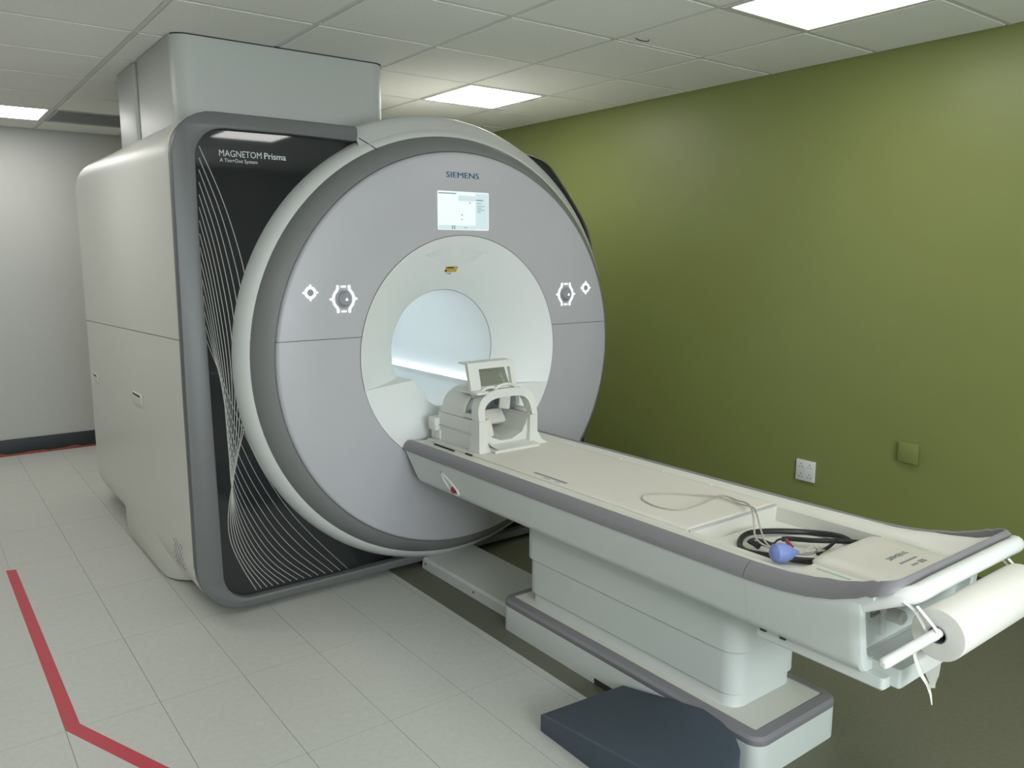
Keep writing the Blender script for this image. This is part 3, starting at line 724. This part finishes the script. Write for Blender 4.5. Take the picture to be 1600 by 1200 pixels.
p.add('roll', lathe_x([(0.0215, 1.884), (0.050, 1.8825), (0.0625, 1.884), (0.0635, 1.886), (0.0635, 2.352), (0.0625, 2.354), (0.0215, 2.354)], 0.82, 0.710, 48), M['paper'])
p.add('core', lathe_x([(0.0215, 1.8815), (0.0215, 2.356), (0.0195, 2.356), (0.0195, 1.8815), (0.0215, 1.8815)], 0.82, 0.710, 28), M['rail'])
Ls = []
for i in range(7):
    t = i / 6; z_ = 0.672 - 0.122*t; y_ = 0.868 - 0.022*t + 0.006*math.sin(t*5)
    xa = 1.888 + 0.025*t; xb = 2.062 - 0.122*t
    Ls.append([(xa + (xb-xa)*k/4, y_ + 0.004*math.sin(k*1.7 + i), z_) for k in range(5)])
p.add('loose_sheet', loops(Ls, closed=False, cap0=False, cap1=False), M['sheet'], label='torn translucent end of the paper')
Ls = []
for i, (x_, y_, z_, wv) in enumerate([(1.886, 0.880, 0.672, 0.004), (1.890, 0.872, 0.630, 0.010), (1.902, 0.862, 0.590, 0.011), (1.918, 0.850, 0.560, 0.009), (1.922, 0.842, 0.535, 0.006), (1.926, 0.838, 0.508, 0.003)]):
    Ls.append([(x_ - wv, y_ - wv*0.3, z_), (x_, y_ - wv*0.7, z_), (x_ + wv, y_ + wv*0.3, z_)])
p.add('loose_strip', loops(Ls, closed=False, cap0=False, cap1=False), M['paper'])

# ------------------------------------------------------------------ things lying on the table
cb = thing('coil_cable', 'thick black cable coiled in the pocket of the table', 'cable', (2.2, 1.42, 0.66)); p = P(cb)
Z = 0.685
loop = [(2.346, 1.296), (2.373, 1.342), (2.379, 1.391), (2.369, 1.444), (2.338, 1.488), (2.26, 1.535), (2.179, 1.565), (2.122, 1.561), (2.067, 1.528), (2.04, 1.484), (2.035, 1.437), (2.052, 1.391), (2.093, 1.34), (2.151, 1.299), (2.204, 1.279), (2.26, 1.282), (2.304, 1.288)]
p.add('cable', tube(catmull([(a, b_, Z + 0.005*math.sin(i*1.3)) for i, (a, b_) in enumerate(loop)], 6, True), 0.0095, 10, True), M['black'])
p.add('cable', tube(catmull([(2.360, 1.268, 0.700), (2.335, 1.300, 0.701), (2.298, 1.340, 0.700), (2.258, 1.386, 0.697), (2.226, 1.446, 0.692), (2.208, 1.470, 0.688)], 6), 0.0080, 10), M['black'])
p.add('cable', tube(catmull([(2.300, 1.334, 0.704), (2.252, 1.328, 0.696), (2.190, 1.330, 0.684)], 6), 0.0055, 8), M['black'])
p.add('lead', tube(catmull([(2.080, 1.508, 0.696), (2.112, 1.512, 0.698), (2.132, 1.492, 0.696), (2.148, 1.462, 0.690), (2.178, 1.464, 0.694), (2.206, 1.466, 0.690)], 6), 0.0035, 8), M['black'])
for a, c in (((2.088, 1.504), (2.072, 1.462)), ((2.100, 1.486), (2.108, 1.440))):
    p.add('plug', tube([(a[0], a[1], 0.697), ((a[0]+c[0])/2, (a[1]+c[1])/2, 0.698), (c[0], c[1], 0.696)], 0.0095, 10), M['black'])
p.add('plug', tube([(2.182, 1.436, 0.700), (2.166, 1.416, 0.698), (2.152, 1.396, 0.695)], 0.0062, 10), M['red'], label='small red plug')
for i in (0, 5): 
    a = loop[i*2 % len(loop)]
    p.add('cable_tie', place(cyl((0, 0, -0.004), 0.011, 'x', 0.006, 10), T(a[0], a[1], Z + 0.004)), M['handle'])

sb = thing('squeeze_bulb', 'blue rubber squeeze bulb with clear hose on the table edge', 'squeeze bulb', (1.965, 1.297, 0.742)); p = P(sb)
prof = [(0.002, -0.034), (0.012, -0.032), (0.020, -0.024), (0.0225, -0.010), (0.0215, 0.006), (0.016, 0.020), (0.009, 0.030), (0.006, 0.040), (0.005, 0.044)]
b = loops([[(t, r*math.cos(2*PI*i/20), r*math.sin(2*PI*i/20)) for i in range(20)] for r, t in prof])
for v in b.verts:       # finger ribs
    if v.co.x < 0.02: v.co.yz *= 1 + 0.05*math.sin(v.co.x*420)
bmesh.ops.scale(b, vec=(1.22, 1.22, 1.22), verts=b.verts[:])
place(b, T(1.962, 1.300, 0.7500) @ RZ(math.radians(-18)) @ RY(math.radians(6)))
p.add('bulb', b, M['bulb'])
hose1 = [(2.004, 1.287, 0.741), (2.032, 1.280, 0.742), (2.075, 1.278, 0.752), (2.105, 1.280, 0.735), (2.125, 1.300, 0.712), (2.112, 1.326, 0.702), (2.080, 1.366, 0.704), (2.046, 1.412, 0.716), (2.034, 1.446, 0.738), (2.070, 1.480, 0.765), (2.135, 1.535, 0.778), (2.195, 1.590, 0.772), (2.252, 1.652, 0.758), (2.298, 1.715, 0.740),
         (2.330, 1.764, 0.731), (2.330, 1.805, 0.731), (2.295, 1.812, 0.731), (2.186, 1.789, 0.731), (2.096, 1.784, 0.731), (2.055, 1.806, 0.731), (2.037, 1.864, 0.731), (2.052, 1.937, 0.731), (2.080, 1.973, 0.731), (2.120, 1.983, 0.731), (2.188, 1.941, 0.731), (2.242, 1.881, 0.731), (2.283, 1.811, 0.736), (2.292, 1.746, 0.735), (2.285, 1.686, 0.735),
         (2.262, 1.648, 0.745), (2.205, 1.580, 0.764), (2.140, 1.520, 0.768), (2.075, 1.458, 0.752), (2.052, 1.420, 0.724), (2.072, 1.386, 0.704), (2.124, 1.340, 0.700), (2.190, 1.306, 0.704)]
p.add('hose', tube(catmull(hose1, 6), 0.0030, 8), M['hose'])

# ------------------------------------------------------------------ head coil
hc = thing('head_coil', 'white cage-like head coil with open front at the bore end of the table', 'head coil', (2.15, 3.05, 0.728)); p = P(hc)
HX0, HX1, HY0, HY1, HZ = 1.985, 2.318, 2.880, 3.225, 0.7285
HM = (HX0 + HX1) / 2
def U(inset_top):
    return [(HX0 + 0.002, HZ), (HX0 + 0.002, 0.8665), (HX0 + 0.040, 0.872), (HX0 + 0.048, 0.840), (HX0 + 0.075, 0.790), (HM - 0.03, 0.764), (HM + 0.03, 0.764), (HX1 - 0.075, 0.790), (HX1 - 0.048, 0.840), (HX1 - 0.040, 0.872), (HX1 - 0.002, 0.8665), (HX1 - 0.002, HZ)]
p.add('lower_shell', prism(U(0), 'y', HY0 + 0.022, HY1), M['coil'])
# front posts of the lower half with flared feet
for s in (-1, 1):
    X = lambda u: HM + s*(HX1 - HM - u)
    Ls = []
    for z_, u0, u1, y0 in ((HZ, -0.012 if s < 0 else -0.05, 0.062, HY0 - 0.02), (HZ + 0.02, -0.004 if s < 0 else -0.02, 0.052, HY0 - 0.006), (HZ + 0.06, 0, 0.046, HY0), (0.868, 0, 0.044, HY0)):
        Ls.append([(X(u0), y0, z_), (X(u1), y0, z_), (X(u1), HY0 + 0.07, z_), (X(u0), HY0 + 0.07, z_)])
    p.add('front_post', loops(Ls), M['coil'])
p.add('neck_plate', loops([[(HX0 + 0.05, y_, z_) , (HX1 - 0.03, y_, z_), (HX1 - 0.03, y_, z_ + 0.012), (HX0 + 0.05, y_, z_ + 0.012)] for y_, z_ in ((HY0 - 0.055, HZ), (HY0 - 0.02, HZ + 0.004), (HY0 + 0.06, HZ + 0.020), (HY1 - 0.10, HZ + 0.034))]), M['coil'])
# upper shell: front arch, rear dome, bars
def half_ellipse(x0, x1, z0, zt, n=20, e=2.6):
    a = (x1 - x0)/2; c = (x0 + x1)/2; h = zt - z0; out = []
    for i in range(n + 1):
        t = PI - PI*i/n
        ee = e if t > PI/2 else 4.5
        cx_ = abs(math.cos(t))**(2/ee) * (1 if math.cos(t) > 0 else -1); sx = abs(math.sin(t))**(2/ee)
        out.append((c + a*cx_, z0 + h*sx))
    return out
def ring_seg(o_, i_, y0, y1, dy=0.0):
    Ls = []
    for (ax_, az_), (bx_, bz_) in zip(o_, i_):
        k = dy * max(0, az_ - 0.87) / 0.13
        Ls.append([(ax_, y0 + k, az_), (ax_, y1 + k, az_), (bx_, y1 + k, bz_), (bx_, y0 + k, bz_)])
    return loops(Ls)
us = p.add('front_arch', ring_seg(half_ellipse(HX0, HX1, 0.869, 1.000), half_ellipse(HX0 + 0.035, HX1 - 0.03, 0.869, 0.962), HY0, HY0 + 0.055, 0.035), M['coil'])
p.add('rear_dome', ring_seg(half_ellipse(HX0 + 0.004, HX1 - 0.004, 0.869, 0.992), half_ellipse(HX0 + 0.018, HX1 - 0.018, 0.869, 0.978), HY0 + 0.135, HY1 - 0.03), M['coil'])
b = loops([[(x_, HY1 - 0.030, z_) for x_, z_ in half_ellipse(HX0 + 0.006, HX1 - 0.006, 0.80, 0.990)], [(x_, HY1 - 0.012, z_) for x_, z_ in half_ellipse(HX0 + 0.03, HX1 - 0.03, 0.80, 0.955)]])
p.add('rear_wall', b, M['coil_in'])
for xx, z_ in ((HX0 + 0.004, 0.870), (HX1 - 0.034, 0.870), (HX0 + 0.045, 0.955), (HX1 - 0.075, 0.955)):
    p.add('side_bar', box(xx, xx + 0.03, HY0 + 0.05, HY0 + 0.14, z_, z_ + 0.022, 0.006), M['coil'])
p.add('liner', ring_seg(half_ellipse(HX0 + 0.020, HX1 - 0.020, 0.869, 0.976), half_ellipse(HX0 + 0.024, HX1 - 0.024, 0.869, 0.972), HY0 + 0.135, HY1 - 0.035), M['coil_in'])
p.add('joint_strip', box(HX0 - 0.002, HX0 + 0.006, HY0 + 0.05, HY1 - 0.01, 0.800, 0.806, 0.001), M['coil_in'])
p.add('plug_block', box(HX0 - 0.025, HX0 + 0.04, HY1 - 0.01, HY1 + 0.055, HZ + 0.045, 0.838, 0.008), M['coil'])
p.add('plug_block', box(HX0 - 0.005, HX0 + 0.06, HY1 - 0.02, HY1 + 0.06, HZ, HZ + 0.05, 0.006), M['coil'])
# cushions
def cushion(cx, cy, cz, sx, sy, sz, rx, ry, rz):
    b = box(-sx/2, sx/2, -sy/2, sy/2, -sz/2, sz/2, min(sx, sy, sz)*0.3, 3)
    place(b, T(cx, cy, cz) @ RZ(rz) @ RY(ry) @ RX(rx)); p.add('cushion', b, M['board'])
cushion(HX0 + 0.082, HY0 + 0.05, 0.822, 0.045, 0.030, 0.085, -0.15, -0.15, 0.25)
cushion(HM + 0.035, HY0 + 0.20, 0.838, 0.15, 0.030, 0.075, -0.6, 0, 0)
cushion(HX1 - 0.075, HY0 + 0.16, 0.915, 0.055, 0.025, 0.075, -0.1, 0.1, -0.5)
# torn white liner at the front lip
Ls = []
for i in range(7):
    t = i/6
    Ls.append([(HX0 + 0.040 + 0.062*t, HY0 - 0.030 - 0.020*math.sin(t*2.6), HZ + 0.030*(1-t)**1.5 + 0.003), (HX0 + 0.060 + 0.050*t, HY0 + 0.030, HZ + 0.034*(1-t) + 0.012)])
p.add('liner_flap', loops(Ls, closed=False, cap0=False, cap1=False), M['paper'])
# mirror on top
mf = bmesh.new()
MX0, MX1, MY, MZ0, MZ1 = 1.988, 2.245, 2.945, 1.000, 1.122
def mp(u, v, d):   # u across, v up the tilted frame, d depth
    return (MX0 + (MX1 - MX0)*u, MY + 0.030*(1-v)*-1 + 0.03 + d, MZ0 + (MZ1 - MZ0)*v)
def slab(u0, u1, v0, v1, d0, d1, bm):
    b = bmesh.new()
    vs = [b.verts.new(mp(u, v, d)) for d in (d0, d1) for u, v in ((u0, v0), (u1, v0), (u1, v1), (u0, v1))]
    for f in [(0,1,2,3),(7,6,5,4),(0,4,5,1),(1,5,6,2),(2,6,7,3),(3,7,4,0)]: b.faces.new([vs[i] for i in f])
    join(bm, b)
slab(0.0, 0.22, 0, 1, 0, 0.022, mf); slab(0.90, 1.0, 0, 0.98, 0, 0.022, mf); slab(0.22, 0.90, 0.76, 1, 0, 0.022, mf); slab(0.22, 0.90, 0, 0.10, 0, 0.022, mf)
slab(0.0, 1.0, 0.94, 1.0, 0.022, 0.075, mf)
fr = p.add('mirror_frame', mf, M['coil'], smooth=0, label='white tilted mirror frame')
b = bmesh.new()
vs = [b.verts.new(q) for q in (mp(0.2, 0.05, 0.030), mp(0.92, 0.05, 0.030), mp(0.92, 0.80, 0.056), mp(0.2, 0.80, 0.056))]; b.faces.new(vs)
r_ = bmesh.ops.extrude_face_region(b, geom=b.faces[:]); bmesh.ops.translate(b, verts=[v for v in r_['geom'] if isinstance(v, bmesh.types.BMVert)], vec=(0, 0.004, 0))
p.add('mirror_glass', b, M['mirror'], fr, 0)
for x0_, x1_, zz in ((2.03, 2.12, 0.998), (2.10, 2.23, 1.004)):
    pts = catmull([(x0_, HY0 + 0.05, zz - 0.006), (x0_ + (x1_-x0_)*0.3, HY0 + 0.045, zz + 0.012), (x0_ + (x1_-x0_)*0.65, HY0 + 0.04, zz + 0.014), (x1_, HY0 + 0.05, zz - 0.004)], 6)
    p.add('mirror_mount', tube(pts, 0.007, 8), M['coil'])
p.add('mirror_mount', box(HX0 + 0.005, HX0 + 0.07, HY0 + 0.02, HY0 + 0.20, 0.985, 0.999, 0.004), M['coil'])

# ------------------------------------------------------------------ wall fittings
so = thing('wall_socket', 'white square socket plate on the green wall', 'socket', (XR, 2.492, 0.413)); p = P(so)
fp = p.add('face_plate', box(XR - 0.012, XR, 2.434, 2.551, 0.354, 0.472, 0.003), M['socket'])
for dy in (-0.026, 0.026):
    for dz in (-0.028, 0.028):
        b = bmesh.new()
        for ay, az, w_, h_ in ((-0.009, -0.008, 0.007, 0.0035), (0.009, -0.008, 0.007, 0.0035), (0.0, 0.009, 0.004, 0.007)):
            box(XR - 0.0128, XR - 0.011, 2.492 + dy + ay - w_/2, 2.492 + dy + ay + w_/2, 0.413 + dz + az - h_/2, 0.413 + dz + az + h_/2, bm=b)
        p.add('pin_hole', b, M['gap'], fp, 0)
bp_ = thing('blank_plate', 'green painted blank plate on the green wall, right of the white socket', 'wall plate', (XR, 1.924, 0.628)); p = P(bp_)
p.add('back_box', box(XR - 0.016, XR, 1.880, 1.968, 0.584, 0.674, 0.002), M['plate_green'])
p.add('cover_plate', box(XR - 0.022, XR - 0.014, 1.874, 1.974, 0.578, 0.680, 0.003), M['plate_green'])
